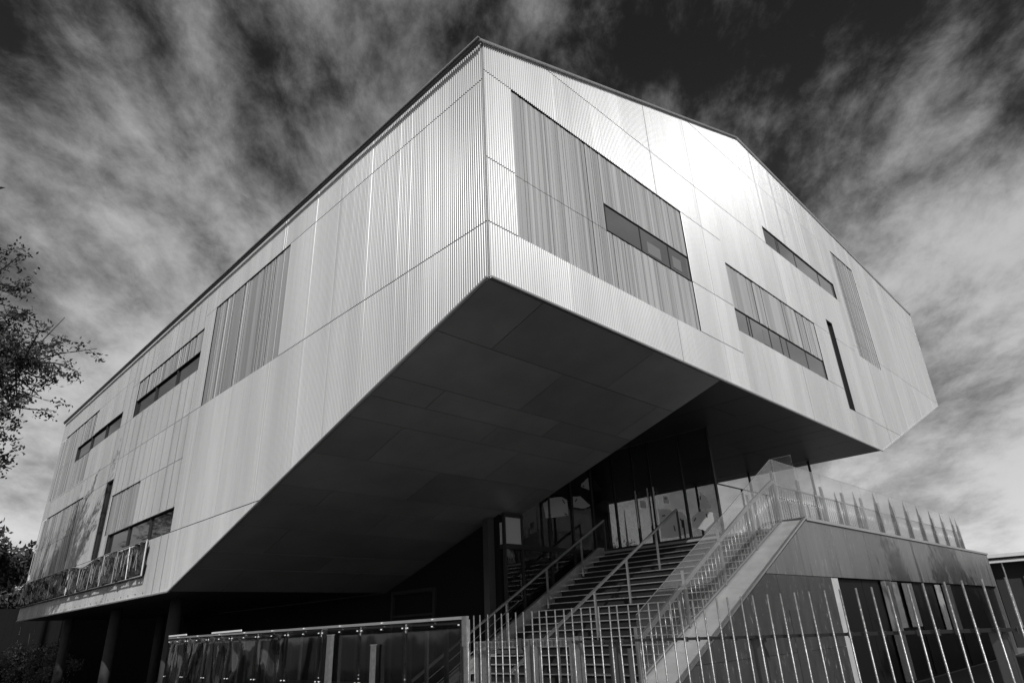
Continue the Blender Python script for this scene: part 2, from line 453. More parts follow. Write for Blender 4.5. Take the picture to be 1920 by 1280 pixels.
# ---- thin bright joint strips on the far half of the side wall
for y in [12.25, 12.8, 13.35, 14.0, 14.6, 15.1, 15.75, 16.3, 16.9, 17.5, 18.1, 18.58, 19.45, 20.0, 20.7, 21.2, 21.9, 22.35, 23.4, 24.1, 24.9, 26.0, 27.2, 28.3]:
    iv = [(ZG + .02, ZA - .12)]
    for (a, b, c, d) in OPEN_L + [(13.3, YR, ZG, 4.32)]:
        if a - .01 < y < b + .01:
            nv = []
            for (p0, p1) in iv:
                if d <= p0 or c >= p1: nv.append((p0, p1)); continue
                if c > p0: nv.append((p0, c))
                if d < p1: nv.append((d, p1))
            iv = nv
    for (p0, p1) in iv:
        if p1 - p0 > .3:
            q = MB(); q.box((-.040, y - .007, p0 + .01), (-.012, y + .007, p1 - .01)); q.build('joint_strip', 'trim', bld)

# ---- slatted panels: dark tray with turned vertical slats
def slat_panel(face, rects, pitch, label, seams=(), fill=(.80, .95)):
    tray = MB()
    for (a, b, c, d) in rects:
        lo = [face(a + .004, c + .004, -.075), face(b - .004, c + .004, -.075), face(b - .004, d - .004, -.075), face(a + .004, d - .004, -.075)]
        hi = [face(a + .004, c + .004, -.045), face(b - .004, c + .004, -.045), face(b - .004, d - .004, -.045), face(a + .004, d - .004, -.045)]
        tray.hexa(lo, hi)
    p = tray.build('slat_panel', 'steel_dark', bld); p['label'] = label
    for (a, b, c, d) in rects:
        n = max(2, round((b - a) / pitch)); w = (b - a) / n
        for i in range(n):
            sw = w * R.uniform(*fill) / 2; uc = a + (i + .5) * w + R.uniform(-.06, .06) * w
            uc = min(max(uc, a + sw + .006), b - sw - .006)
            ang = R.uniform(-.22, .22); th = .006; base = R.uniform(-.016, -.004)
            q = []
            for (du, dv) in ((-sw, -th), (sw, -th), (sw, th), (-sw, th)):
                q.append((uc + du * math.cos(ang) - dv * math.sin(ang), base + (du * math.sin(ang) + dv * math.cos(ang)) * .55))
            cuts = [c + .006] + [s_ for s_ in seams if c < s_ < d] + [d - .006]
            sl = MB()
            for z0, z1 in zip(cuts, cuts[1:]):
                sl.hexa([face(u, z0 + .006, o) for u, o in q], [face(u, z1 - .006, o) for u, o in q])
            sl.build('slat', 'slat_metal', p)
    return p
slat_panel(face_front, [(.69, 3.27, 7.5, 10.72), (3.27, 6.47, 7.5, 8.78), (3.27, 6.47, 9.44, 10.72)], .064, 'big slatted panel beside the near corner', seams=(8.78,))
slat_panel(face_front, [(8.4, 14.07, 8.78, 10.06)], .165, 'slatted panel above the long strip window')
slat_panel(face_front, [(18.0, 20.35, 10.0, 14.38)], .15, 'tall narrow slatted panel', seams=(10.6, 11.25, 12.5), fill=(.45, .75))
slat_panel(face_left, [(7.0, 11.45, 7.5, 10.5)], .165, 'tall slatted panel on the side wall')
slat_panel(face_left, [(12.2, 17.95, 9.42, 10.1)], .175, 'low slatted band above a strip window')
slat_panel(face_left, [(23.0, 25.5, 7.62, 8.8), (23.0, 25.5, 9.42, 10.43), (25.5, 29.0, 7.62, 10.43)], .19, 'slatted panel at the upper far corner', seams=(9.0,), fill=(.6, .85))
slat_panel(face_left, [(15.6, 18.45, 4.94, 6.24)], .16, 'small slatted panel above the dark window')
slat_panel(face_left, [(22.4, 29.0, 4.3, 6.85)], .19, 'slatted panel at the lower far corner', seams=(5.6,), fill=(.6, .85))

# ---- windows
def window(face, a, b, c, d, mull, deep=.06, gm='window_glass'):
    fr = MB(); t = .016; deep = .02 if gm == 'tinted_glass' else deep
    for (p, q, r, s) in ((a, b, c, c + t), (a, b, d - t, d), (a, a + t, c + t, d - t), (b - t, b, c + t, d - t)):
        fr.hexa([face(p, r, -.10), face(q, r, -.10), face(q, s, -.10), face(p, s, -.10)], [face(p, r, .004), face(q, r, .004), face(q, s, .004), face(p, s, .004)])
    w = fr.build('window', 'frame_dark', bld)
    ed = [a + t] + list(mull) + [b - t]
    for x in mull:
        m_ = MB(); m_.hexa([face(x - .02, c + t, -.10), face(x + .02, c + t, -.10), face(x + .02, d - t, -.10), face(x - .02, d - t, -.10)],
                           [face(x - .02, c + t, -.012), face(x + .02, c + t, -.012), face(x + .02, d - t, -.012), face(x - .02, d - t, -.012)])
        m_.build('mullion', 'frame_dark', w)
    for p, q in zip(ed, ed[1:]):
        g_ = MB(); g_.hexa([face(p, c + t, -deep - .01), face(q, c + t, -deep - .01), face(q, d - t, -deep - .01), face(p, d - t, -deep - .01)],
                           [face(p, c + t, -deep), face(q, c + t, -deep), face(q, d - t, -deep), face(p, d - t, -deep)])
        g_.build('pane', gm, w)
    return w
w1 = window(face_front, 3.27, 6.47, 8.785, 9.44, [4.5, 5.6], gm='tinted_glass')
w2 = window(face_front, 8.4, 14.07, 8.135, 8.775, [9.1, 9.25, 10.36, 11.05, 11.46, 12.75], gm='tinted_glass')
window(face_front, 11.6, 17.25, 11.975, 12.625, [12.55, 12.68, 13.93, 15.86], gm='tinted_glass')
for (a, b, c, d) in ((4.75, 5.25, 8.86, 9.16), (5.75, 6.1, 8.9, 9.2)):
    q = MB(); q.box((a, .013, c), (b, .0185, d)); q.build('blind', 'blind', w1)
for (a, b, c, d) in ((9.95, 10.2, 8.2, 8.62),):
    q = MB(); q.box((a, .013, c), (b, .0185, d)); q.build('blind', 'blind', w2)
window(face_front, 15.32, 15.92, 7.505, 10.615, [])
window(face_left, 12.2, 17.95, 8.805, 9.415, [14.1, 16.0])
window(face_left, 19.3, 25.5, 8.805, 9.415, [21.4, 23.4])
window(face_left, 18.68, 19.4, 4.305, 6.845, [])
window(face_left, 12.2, 18.0, 4.305, 4.935, [14.1, 16.0])

# ---- soffit panels
SL = (ZF - ZG) / YG
def slope_z(y): return ZF - SL * y
rows = [0.03, 1.31, 2.57, 3.17, 3.84, 5.10, 6.36, 7.06, 8.13, 9.4, 10.3, YG]
nrm = Vector((0, -SL, -1)).normalized()
for k in range(len(rows) - 1):
    cuts = [0.02] + ([1.24, 4.45] if k % 2 == 0 else [3.16, 6.37]) + [XK]
    y0, y1 = rows[k] + .007, rows[k + 1] - .007
    for x0, x1 in zip(cuts, cuts[1:]):
        p = MB(); dn = R.uniform(0, .004)
        lo = [Vector((x, y, slope_z(y))) + nrm * dn for x, y in ((x0 + .007, y0), (x1 - .007, y0), (x1 - .007, y1), (x0 + .007, y1))]
        p.hexa(lo, [v - nrm * .03 for v in lo]); p.build('soffit_panel', 'soffit', bld)
# wedge cheek on the right of the sloping soffit
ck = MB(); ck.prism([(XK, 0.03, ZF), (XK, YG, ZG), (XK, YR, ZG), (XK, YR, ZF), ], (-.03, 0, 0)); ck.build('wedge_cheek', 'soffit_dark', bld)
ycut = [YG, 14.5, 17.5, 20.5, 23.5, 26.5, YR]
for y0, y1 in zip(ycut, ycut[1:]):
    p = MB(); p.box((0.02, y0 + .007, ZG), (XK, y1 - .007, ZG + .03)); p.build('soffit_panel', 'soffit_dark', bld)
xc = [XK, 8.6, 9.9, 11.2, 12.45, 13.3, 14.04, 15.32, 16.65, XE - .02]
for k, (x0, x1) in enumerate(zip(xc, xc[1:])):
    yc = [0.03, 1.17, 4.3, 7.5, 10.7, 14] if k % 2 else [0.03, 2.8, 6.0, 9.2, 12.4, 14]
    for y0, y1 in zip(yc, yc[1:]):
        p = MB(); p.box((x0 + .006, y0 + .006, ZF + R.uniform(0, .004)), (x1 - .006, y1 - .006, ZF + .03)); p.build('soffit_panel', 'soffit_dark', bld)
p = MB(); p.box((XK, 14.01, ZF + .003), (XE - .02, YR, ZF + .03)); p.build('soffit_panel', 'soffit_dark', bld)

# ---- ground floor and foyer under the overhang
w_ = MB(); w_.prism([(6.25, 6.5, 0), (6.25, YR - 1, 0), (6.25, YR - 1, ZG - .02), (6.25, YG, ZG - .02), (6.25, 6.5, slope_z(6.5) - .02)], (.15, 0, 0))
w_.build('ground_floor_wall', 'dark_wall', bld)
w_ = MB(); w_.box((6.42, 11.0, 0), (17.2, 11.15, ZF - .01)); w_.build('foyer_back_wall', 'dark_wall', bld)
d_ = MB(); d_.box((6.17, 9.1, 0), (6.246, 9.2, 2.82)); d_.box((6.17, 11.1, 0), (6.246, 11.2, 2.82)); d_.box((6.17, 9.2, 2.72), (6.246, 11.1, 2.82)); d_.box((6.19, 9.2, 2.1), (6.246, 11.1, 2.16))
dr = d_.build('double_door', 'frame_dark', bld)
for y0, y1 in ((9.2, 10.14), (10.16, 11.1)):
    l = MB(); l.box((6.205, y0 + .01, 0.02), (6.243, y1 - .01, 2.09)); l.build('door_leaf', 'black_opening', dr)
for (x, y) in ((1.2, 14.5), (1.2, 20.0), (1.2, 26.0), (4.6, 26.0)):
    c_ = MB(); c_.tube([(x, y, 0), (x, y, ZG)], .17, 14); c_.build('column', 'bark', bld, smooth=True)
ZT = 3.62
FX = 10.14           # entrance glazing facing the stair
GY = 6.36            # glazing beside the stair
def pane_box(name, a, b, parent, m='facade_glass'):
    p = MB(); p.box(a, b); return p.build(name, m, parent)
gz = MB()
ys = [2.2, 3.15, 4.18, 4.76, 5.5, GY]
for y in ys: gz.box((FX - .03, y - .025, ZT + .003), (FX + .05, y + .025, ZF - .004))
gz.box((FX - .025, 2.23, ZT + .003), (FX + .045, GY - .03, ZT + .06))
en = gz.build('entrance_glazing', 'frame_dark', bld)
for y0, y1 in zip(ys, ys[1:]):
    pane_box('pane', (FX, y0 + .026, ZT + .062), (FX + .012, y1 - .026, ZF - .006), en)
for y in (4.08, 4.28, 4.70):
    h = MB(); h.tube([(FX - .09, y, ZT + .5), (FX - .09, y, ZT + 1.55)], .018, 8); h.box((FX - .09, y - .008, ZT + .6), (FX - .03, y + .008, ZT + .62)); h.box((FX - .09, y - .008, ZT + 1.4), (FX - .03, y + .008, ZT + 1.42))
    h.build('door_handle', 'steel', en)
gz = MB()
fy = [2.2, 4.4, 6.6, 8.8, 10.95]
gz.box((16.95, 2.2, ZT + .003), (17.03, 10.95, ZT + .03)); fg = gz.build('far_glazing', 'frame_dark', bld)
for y in fy:
    q = MB(); q.box((16.95, y - .03, ZT + .031), (17.03, y + .03, ZF - .004)); q.build('mullion', 'frame_dark', fg)
for y0, y1 in zip(fy, fy[1:]): pane_box('pane', (16.98, y0 + .032, ZT + .032), (16.992, y1 - .032, ZF - .006), fg, 'balustrade_glass')
gz = MB()
xs = [6.30, 6.95, 8.1, 9.1, FX - .035]
for x in xs: gz.box((x - .03, GY - .04, 0.0), (x + .03, GY + .04, (slope_z(GY) if x < XK else ZF) - .035))
gz.box((6.33, GY - .035, ZT - .06), (FX - .07, GY + .035, ZT + .06))
gz.box((6.33, GY - .03, slope_z(GY) - .12), (XK, GY + .03, slope_z(GY) - .04))
sg = gz.build('side_glazing', 'frame_dark', bld)
for x0, x1 in zip(xs, xs[1:]):
    top = (slope_z(GY) if x1 < XK else ZF) - .04
    pane_box('pane', (x0 + .032, GY, .05), (x1 - .032, GY + .012, ZT - .062), sg)
    pane_box('pane', (x0 + .032, GY, ZT + .062), (x1 - .032, GY + .012, top - (.085 if x1 < XK else 0)), sg)
pf = MB(); pf.box((6.345, GY - .012, ZT + .07), (6.91, GY - .006, slope_z(GY) - .13)); pf.build('sky_reflection_panel', 'decal', sg)  # pale sheet standing in for bright sky reflected in this pane
gz2 = MB(); gz2.box((6.26, GY + .05, ZT - .05), (6.30, GY + .75, ZT + .05)); gz2.box((6.26, GY + .71, ZT + .051), (6.30, GY + .75, slope_z(GY + .75) - .03)); gz2.build('corner_frame', 'frame_dark', sg)
pf = MB(); pf.box((6.275, GY + .06, ZT + .055), (6.285, GY + .70, slope_z(GY + .72) - .04)); pf.build('sky_reflection_panel', 'decal', sg)  # painted sky reflection for the return pane
pl = MB(); pl.box((6.0, GY + .3, 0), (6.22, GY + .5, slope_z(GY + .4) - .02)); pl.build('column', 'steel_dark', bld)

# ------------------------------------------------------------------ terrace podium
pod = thing('terrace_podium', (18, 4, 0), 'low metal panelled podium carrying the terrace on the right', 'podium')
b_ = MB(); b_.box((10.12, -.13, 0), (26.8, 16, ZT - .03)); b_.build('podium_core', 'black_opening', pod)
fl = MB()
for i in range(8):
    x0 = 10.12 + i * 2.09
    f_ = MB(); f_.box((x0 + .004, -.18, ZT - .029), (x0 + 2.08, 16, ZT)); f_.build('floor_slab', 'concrete', pod)
# cheek wall of the stair and front wall: panels with recessed joints, face at y = -0.25
CB = [(3.0, .60), (9.34, ZT)]                     # top edge of the cheek
def cheek_z(x): return CB[0][1] + (x - CB[0][0]) * (CB[1][1] - CB[0][1]) / (CB[1][0] - CB[0][0])
xj = [3.0, 4.45, 5.9, 7.3, 8.7, 10.05]
for x0, x1 in zip(xj, xj[1:]):
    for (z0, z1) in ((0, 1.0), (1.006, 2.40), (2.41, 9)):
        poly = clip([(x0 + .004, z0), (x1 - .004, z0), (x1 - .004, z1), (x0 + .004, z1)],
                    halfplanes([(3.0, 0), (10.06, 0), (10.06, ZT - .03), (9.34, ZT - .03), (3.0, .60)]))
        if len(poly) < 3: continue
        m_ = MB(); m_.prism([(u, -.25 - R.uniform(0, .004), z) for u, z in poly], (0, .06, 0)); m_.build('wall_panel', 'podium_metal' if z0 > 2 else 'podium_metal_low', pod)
k = 0; x = 10.05
while x < 26.85:
    x1 = min(x + 1.42, 26.9)
    m_ = MB(); m_.box((x + .004, -.25 - R.uniform(0, .004), 2.41), (x1 - .004, -.19, ZT - .03)); m_.build('wall_panel', 'podium_metal', pod); x = x1
cap = MB(); cap.box((9.34, -.29, ZT - .028), (26.95, -.185, ZT + .035)); cap.build('coping', 'steel', pod)
em = MB(); em.box((26.8, -.25, 0), (26.9, 16, ZT - .03)); em.build('end_wall', 'podium_metal', pod)
# recessed ground floor front: dark glass, frames, folded shutters
def lower(x0, x1, m_, y=-.13, name='dark_pane'):
    q = MB(); q.box((x0, y - .02, .05), (x1, y - .004, 2.4)); return q.build(name, m_, pod)
for x0, x1 in ((10.5, 12.2), (12.22, 13.4), (16.3, 17.4), (17.42, 18.3), (20.3, 22.2), (22.22, 24.0), (24.02, 25.9)): lower(x0, x1, 'black_opening')
def shutter(x0, x1, z0, z1, n, y=-.19, m_='galv'):
    q = MB(); w = (x1 - x0) / n
    pts = [(x0 + i * w / 2, y - (.05 if i % 2 else 0)) for i in range(2 * n + 1)]
    for (a, ya), (b, yb) in zip(pts, pts[1:]):
        q.hexa([(a, ya, z0), (b, yb, z0), (b, yb + .012, z0), (a, ya + .012, z0)], [(a, ya, z1), (b, yb, z1), (b, yb + .012, z1), (a, ya + .012, z1)])
    return q.build('folding_shutter', m_, pod)
shutter(9.98 + .1, 10.5, .05, 2.395, 5, m_='cheek_metal')
shutter(13.5, 14.25, .05, 2.39, 5, m_='podium_metal'); shutter(14.3, 14.75, 1.25, 2.38, 2); shutter(15.2, 16.05, 1.25, 2.36, 3)
shutter(18.4, 18.9, 1.0, 2.36, 2); shutter(19.2, 20.1, 1.0, 2.38, 4, m_='podium_metal')
fp = MB(); fp.box((7.55, -.262, .05), (8.15, -.256, 1.75)); fp.build('door_panel', 'steel_dark', pod)

# ------------------------------------------------------------------ staircase
st = thing('outdoor_staircase', (6.7, 3.3, 0), 'wide outdoor staircase climbing to the terrace beneath the overhang', 'staircase')
NS = 23; RISE = ZT / NS; RUN = 0.292; XTOP = 10.10
tr_m = MB(); tr_m.box((0.004, 0, -.022), (RUN + .03, 5.62, 0)); tr_m = tr_m.mesh('tread', 'tread')
ri_m = MB(); ri_m.box((.03, .01, -RISE), (.05, 5.61, -.023)); ri_m = ri_m.mesh('riser', 'riser')
nb = MB(); nb.box((-.004, .0, -.016), (.012, 5.62, .003)); nb = nb.mesh('nosing', 'trim')
for i in range(NS):
    z = ZT - i * RISE; x = XTOP - .04 - i * RUN
    if i == 0:
        q = MB(); q.box((x, .42, ZT - .06), (FX + .2, 6.3, ZT)); q.build('landing_slab', 'concrete', st)
    else:
        place('tread', tr_m, st, (x, .42, z)); place('nosing', nb, st, (x, .42, z))
    place('riser', ri_m, st, (x, .42, z))
def stair_z(x): return ZT - (XTOP - x) / RUN * RISE
q = MB(); xa = XTOP - NS * RUN
q.prism([(xa - .1, 6.05, 0), (XTOP, 6.05, ZT - .3), (XTOP, 6.05, ZT + .10), (XTOP - .25, 6.05, ZT + .10), (xa - .2, 6.05, .22), (xa - .2, 6.05, 0)], (0, .10, 0)); q.build('stringer', 'galv', st)
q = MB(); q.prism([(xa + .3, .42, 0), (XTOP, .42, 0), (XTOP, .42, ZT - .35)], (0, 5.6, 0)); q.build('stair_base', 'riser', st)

# cheek top: sloping metal cap between outer edge y=-.25 and inner edge y=.35
inn = [(3.0, .745), (9.26, ZT)]
cp_ = MB()
cp_.hexa([(3.0, -.27, .62), (9.34, -.27, ZT + .012), (9.34, -.20, ZT + .012), (3.0, -.20, .62)], [(3.0, -.27, .66), (9.34, -.27, ZT + .05), (9.34, -.20, ZT + .05), (3.0, -.20, .66)])
cp_.build('cheek_edge', 'steel', pod)
nseg = 6
for i in range(nseg):
    x0 = 3.0 + 6.3 * i / nseg + .003; x1 = 3.0 + 6.3 * (i + 1) / nseg - .003
    def zo(x): return .62 + (x - 3.0) * (ZT - .62) / 6.34
    def zi(x): return .745 + (x - 3.0) * (ZT - .745) / 6.26
    c_ = MB(); c_.hexa([(x0, -.198, zo(x0) - .04), (x1, -.198, zo(x1) - .04), (x1, .36, zi(x1) - .05), (x0, .36, zi(x0) - .05)],
                       [(x0, -.198, zo(x0) + .008), (x1, -.198, zo(x1) + .008), (x1, .36, zi(x1)), (x0, .36, zi(x0))]); c_.build('cheek_cap', 'cheek_metal', pod)
c_ = MB(); c_.prism([(3.0, .362, 0), (9.3, .362, 0), (9.3, .362, ZT - .02), (3.0, .362, .73)], (0, .05, 0)); c_.build('cheek_inner_face', 'podium_metal', pod)
c_ = MB(); c_.box((9.30, -.26, ZT - .02), (9.40, .36, ZT + .045)); c_.build('cheek_head', 'steel_dark', pod)

# ------------------------------------------------------------------ glazed balustrade beside the stair
def lerp_tab(tab, x):
    tab = sorted(tab)
    if x <= tab[0][0]: a, b = tab[0], tab[1]
    else:
        for a, b in zip(tab, tab[1:]):
            if x <= b[0]: break
    return a[1] + (b[1] - a[1]) * (x - a[0]) / (b[0] - a[0])
FOOT = [(3.0, .745), (9.26, ZT)]; RAIL = [(2.59, 1.06), (3.38, 1.46), (4.65, 2.17), (7.54, 3.73), (9.2, 4.53)]; GTOP = [(2.6, 1.45), (3.36, 1.86), (4.75, 2.62), (6.32, 3.46), (9.3, 5.09)]
def foot(x): return lerp_tab(FOOT, x)
def rail(x): return lerp_tab(RAIL, x)
def gtop(x): return lerp_tab(GTOP, x)
sb = thing('stair_balustrade', (6.2, .3, 2.2), 'sloping metal balustrade with thin rods and glass panes on the near side of the staircase', 'balustrade')
BP = [3.14, 4.72, 6.21, 7.78, 9.26]
for x in BP:
    p = MB(); p.box((x - .012, .255, foot(x) - .02), (x + .012, .30, rail(x) + .24)); p.box((x + .03, .255, foot(x)), (x + .05, .30, rail(x) + .02)); p.build('post', 'steel', sb)
    p = MB(); p.box((x - .20, .315, foot(x) - .03), (x - .06, .33, rail(x) - .05)); p.build('fin', 'steel_dark', sb)
for x0, x1 in zip(BP, BP[1:]):
    m_ = MB(); m_.bar((x0 + .06, .30, rail(x0 + .06)), (x1 - .02, .30, rail(x1 - .02)), .05, .075); m_.build('hand_rail', 'steel', sb)
    m_ = MB(); m_.bar((x0 + .06, .29, foot(x0 + .06) + .045), (x1 - .02, .29, foot(x1 - .02) + .045), .03, .03); m_.build('bottom_rail', 'steel', sb)
    n = 10
    for i in range(n):
        x = x0 + .10 + (x1 - x0 - .18) * i / (n - 1)
        m_ = MB(); m_.tube([(x, .29, foot(x) + .05), (x, .29, rail(x) - .03)], .0075, 6); m_.build('rod', 'steel', sb, smooth=True)
    g_ = MB(); lo = [(x0 + .004, .235, foot(x0) + .05), (x1 - .004, .235, foot(x1) + .05), (x1 - .004, .235, gtop(x1)), (x0 + .004, .235, gtop(x0))]
    g_.prism(lo, (0, .012, 0)); g_.build('glass_pane', 'balustrade_glass', sb)
    for (xx, _) in ((x0, 0),):
        e = MB(); e.bar((x0 + .01, .241, gtop(x0 + .01) + .004), (x1 - .01, .241, gtop(x1 - .01) + .004), .014, .006); e.build('glass_edge', 'trim', sb)

# ------------------------------------------------------------------ terrace balustrade
tb = thing('terrace_balustrade', (17.8, .3, ZT), 'long glass and rod balustrade along the front edge of the terrace', 'balustrade')
tx = [9.30] + [10.72 + 1.475 * i for i in range(11)] + [26.2]
rod_m = MB(); rod_m.tube([(0, 0, .08), (0, 0, .84)], .0085, 6); rod_m = rod_m.mesh('rod', 'steel', True)
post_m = MB(); post_m.box((-.014, -.03, 0), (.014, .03, 1.14)); post_m.box((.04, -.03, 0), (.058, .03, 1.10)); post_m = post_m.mesh('post', 'steel')
fin_m = MB(); fin_m.box((-.16, .02, 0), (-.05, .035, .86)); fin_m = fin_m.mesh('fin', 'steel_dark')
for i, x in enumerate(tx):
    place('post', post_m, tb, (x, .3, ZT)); place('fin', fin_m, tb, (x, .3, ZT))
for i, (x0, x1) in enumerate(zip(tx, tx[1:])):
    m_ = MB(); m_.bar((x0 + .06, .3, ZT + .86), (x1 - .02, .3, ZT + .86), .045, .03); m_.build('hand_rail', 'steel', tb)
    m_ = MB(); m_.bar((x0 + .06, .3, ZT + .07), (x1 - .02, .3, ZT + .07), .03, .02); m_.build('bottom_rail', 'steel', tb)
    n = 10
    for k in range(n):
        place('rod', rod_m, tb, (x0 + .13 + (x1 - x0 - .24) * k / (n - 1), .3, ZT))
    g_ = MB(); g_.box((x0 + .005, .245, ZT + .02), (x1 - .005, .257, ZT + 1.45)); gp = g_.build('glass_pane', 'balustrade_glass', tb)
    e = MB(); e.box((x0 + .01, .247, ZT + 1.451), (x1 - .01, .255, ZT + 1.457)); e.build('glass_edge', 'trim', tb)
    if i >= 1:            # dark tree reflection painted as a pointed patch, larger on the farther panes
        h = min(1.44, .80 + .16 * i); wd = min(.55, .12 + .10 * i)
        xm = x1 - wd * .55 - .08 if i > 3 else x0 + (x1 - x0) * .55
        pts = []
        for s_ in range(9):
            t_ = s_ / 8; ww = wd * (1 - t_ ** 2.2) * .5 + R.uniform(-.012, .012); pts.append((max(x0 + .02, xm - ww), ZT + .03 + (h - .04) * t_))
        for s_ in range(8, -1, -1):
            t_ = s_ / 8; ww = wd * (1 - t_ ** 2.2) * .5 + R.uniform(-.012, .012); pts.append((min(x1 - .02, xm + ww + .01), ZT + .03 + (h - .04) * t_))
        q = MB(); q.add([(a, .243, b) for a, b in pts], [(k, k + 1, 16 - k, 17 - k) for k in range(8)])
        q.build('reflection_patch', 'reflection_film', gp)
# return pane at the stair head
g_ = MB(); g_.box((9.36, -.22, ZT + .05), (9.372, .235, ZT + 1.47)); gp = g_.build('return_pane', 'balustrade_glass', tb)
e = MB(); e.box((9.362, -.22, ZT + 1.471), (9.37, .235, ZT + 1.478)); e.build('glass_edge', 'trim', gp)

# glass screen on the terrace running back along the foyer
ib = thing('glass_screen', (13.5, 2.2, ZT), 'low clear glass screen with dark top rail on the terrace behind the stair head', 'glass screen')
sx_ = [FX + .06, 11.6, 13.1, 14.6, 16.1, 17.5]
for x0, x1 in zip(sx_, sx_[1:]):
    g_ = MB(); g_.box((x0 + .02, 2.195, ZT + .05), (x1 - .02, 2.207, ZT + 1.32)); g_.build('glass_pane', 'balustrade_glass', ib)
    p = MB(); p.box((x1 - .018, 2.18, ZT), (x1 + .018, 2.222, ZT + 1.34)); p.build('post', 'frame_dark', ib)
    m_ = MB(); m_.box((x0 + .02, 2.185, ZT + 1.322), (x1 - .02, 2.217, ZT + 1.35)); m_.build('top_rail', 'frame_dark', ib)

# ------------------------------------------------------------------ stair hand rails
def handrail(name, y, x_top, x_bot, posts, label, extra=(), ext_low=None):
    h = thing(name, ((x_top + x_bot) / 2, y, stair_z((x_top + x_bot) / 2)), label, 'handrail')
    off = .93
    t = MB(); t.bar((x_bot, y, stair_z(x_bot) + off), (x_top, y, stair_z(x_top) + off), .05, .03); t.tube([(x_bot, y, stair_z(x_bot) + off - .035), (x_top, y, stair_z(x_top) + off - .035)], .014, 8); t.build('hand_rail', 'steel', h)
    t = MB(); t.bar((x_top, y, stair_z(x_top) + off), (x_top, y, ZT), .035, .05); t.build('post', 'steel_dark', h)
    for x in posts:
        t = MB(); t.box((x - .012, y - .02, stair_z(x) - .05), (x + .012, y + .02, stair_z(x) + off - .02)); t.box((x + .02, y - .02, stair_z(x) - .05), (x + .032, y + .02, stair_z(x) + off - .02)); t.build('post', 'steel', h)
    for (o, xa_, xb_) in extra:
        t = MB(); t.tube([(xa_, y, stair_z(xa_) + o), (xb_, y, stair_z(xb_) + o)], .011, 6); t.build('lower_rail', 'steel', h)
    return h
handrail('stair_handrail', 3.3, 9.85, 3.4, [8.68, 7.3, 6.0, 4.7, 3.5], 'free standing steel handrail running up the middle of the staircase')
handrail('stair_handrail', 5.9, 10.0, 2.7, [8.85, 7.35, 5.85, 4.4, 2.72], 'steel handrail with lower bars on the far glazed side of the staircase',
         [(.70, 2.72, 6.3), (.48, 2.72, 6.0), (.26, 2.72, 5.7)])
rd = thing('reader_post', (9.9, 3.18, ZT), 'short dark post with a small box in front of the entrance glass', 'post')
p = MB(); p.box((9.88, 3.165, ZT), (9.92, 3.195, ZT + .45)); p.build('stem', 'frame_dark', rd)
p = MB(); p.box((9.85, 3.14, ZT + .30), (9.879, 3.21, ZT + .50)); p.build('reader_box', 'frame_dark', rd)

# notices and decals on the glass
def sheet_on_x(name, x, pts, m_, label, cat, group=None, marks=(), th=.003):
    o = thing(name, (x, sum(p[0] for p in pts) / len(pts), sum(p[1] for p in pts) / len(pts)), label, cat, group)
    q = MB(); q.prism([(x, a, b) for a, b in pts], (-th, 0, 0)); q.build('sheet', m_, o)
    for (a, b, c, d) in marks:
        k_ = MB(); k_.bar((x - th - .002, a, b), (x - th - .002, c, d), .003, .035, (1, 0, 0)); k_.build('mark', 'ink', o)
    return o
XP = FX - .004
sheet_on_x('paper_notice', XP, [(4.63, 4.88), (4.44, 4.84), (4.44, 4.64), (4.63, 4.68)], 'paper', 'white paper notice on the entrance glass, left of the pair', 'notice')
sheet_on_x('paper_notice', XP, [(3.84, 4.88), (3.68, 4.85), (3.68, 4.66), (3.84, 4.69)], 'paper', 'white paper notice with a dark line on the entrance glass above the handrail end', 'notice', marks=[(3.73, 4.80, 3.80, 4.82)])
def wob(pts, n=3):
    out = []
    for i in range(len(pts)):
        a, b = pts[i], pts[(i + 1) % len(pts)]
        for k in range(n): out.append((a[0] + (b[0] - a[0]) * k / n + R.uniform(-.012, .012), a[1] + (b[1] - a[1]) * k / n + R.uniform(-.012, .012)))
    return out
sheet_on_x('glass_decal', XP, wob([(4.06, 3.76), (3.69, 3.73), (3.2, 3.79), (3.19, 4.14), (3.3, 4.37), (3.58, 4.42), (3.7, 4.50), (4.06, 4.56)]), 'decal', 'pale scalloped decal on the entrance glass behind the handrail end', 'decal',
           marks=[(3.95, 4.35, 3.85, 4.36), (3.6, 3.9, 3.62, 4.05), (3.4, 4.2, 3.32, 4.1)])
sheet_on_x('glass_decal', XP, wob([(3.06, 3.92), (2.7, 3.80), (2.4, 4.0), (2.40, 4.22), (2.78, 4.32), (3.05, 4.18)]), 'decal', 'pale rounded decal low in the last entrance pane', 'decal',
           marks=[(2.98, 4.08, 2.92, 4.16), (2.6, 4.22, 2.58, 4.12)])
sheet_on_x('glass_decal', XP, wob([(2.76, 4.36), (2.43, 4.34), (2.5, 4.62), (2.68, 4.82)]), 'decal', 'pale pointed decal high in the last entrance pane', 'decal', marks=[(2.70, 4.6, 2.69, 4.7)])
def sheet_on_y(name, y, pts, m_, label, cat, marks=()):
    o = thing(name, (sum(p[0] for p in pts) / len(pts), y, sum(p[1] for p in pts) / len(pts)), label, cat)
    q = MB(); q.prism([(a, y, b) for a, b in pts], (0, -.003, 0)); q.build('sheet', m_, o)
    for (a, b, c, d) in marks:
        k_ = MB(); k_.bar((a, y - .005, b), (c, y - .005, d), .003, .04, (0, 1, 0)); k_.build('mark', 'ink', o)
YP = GY - .004
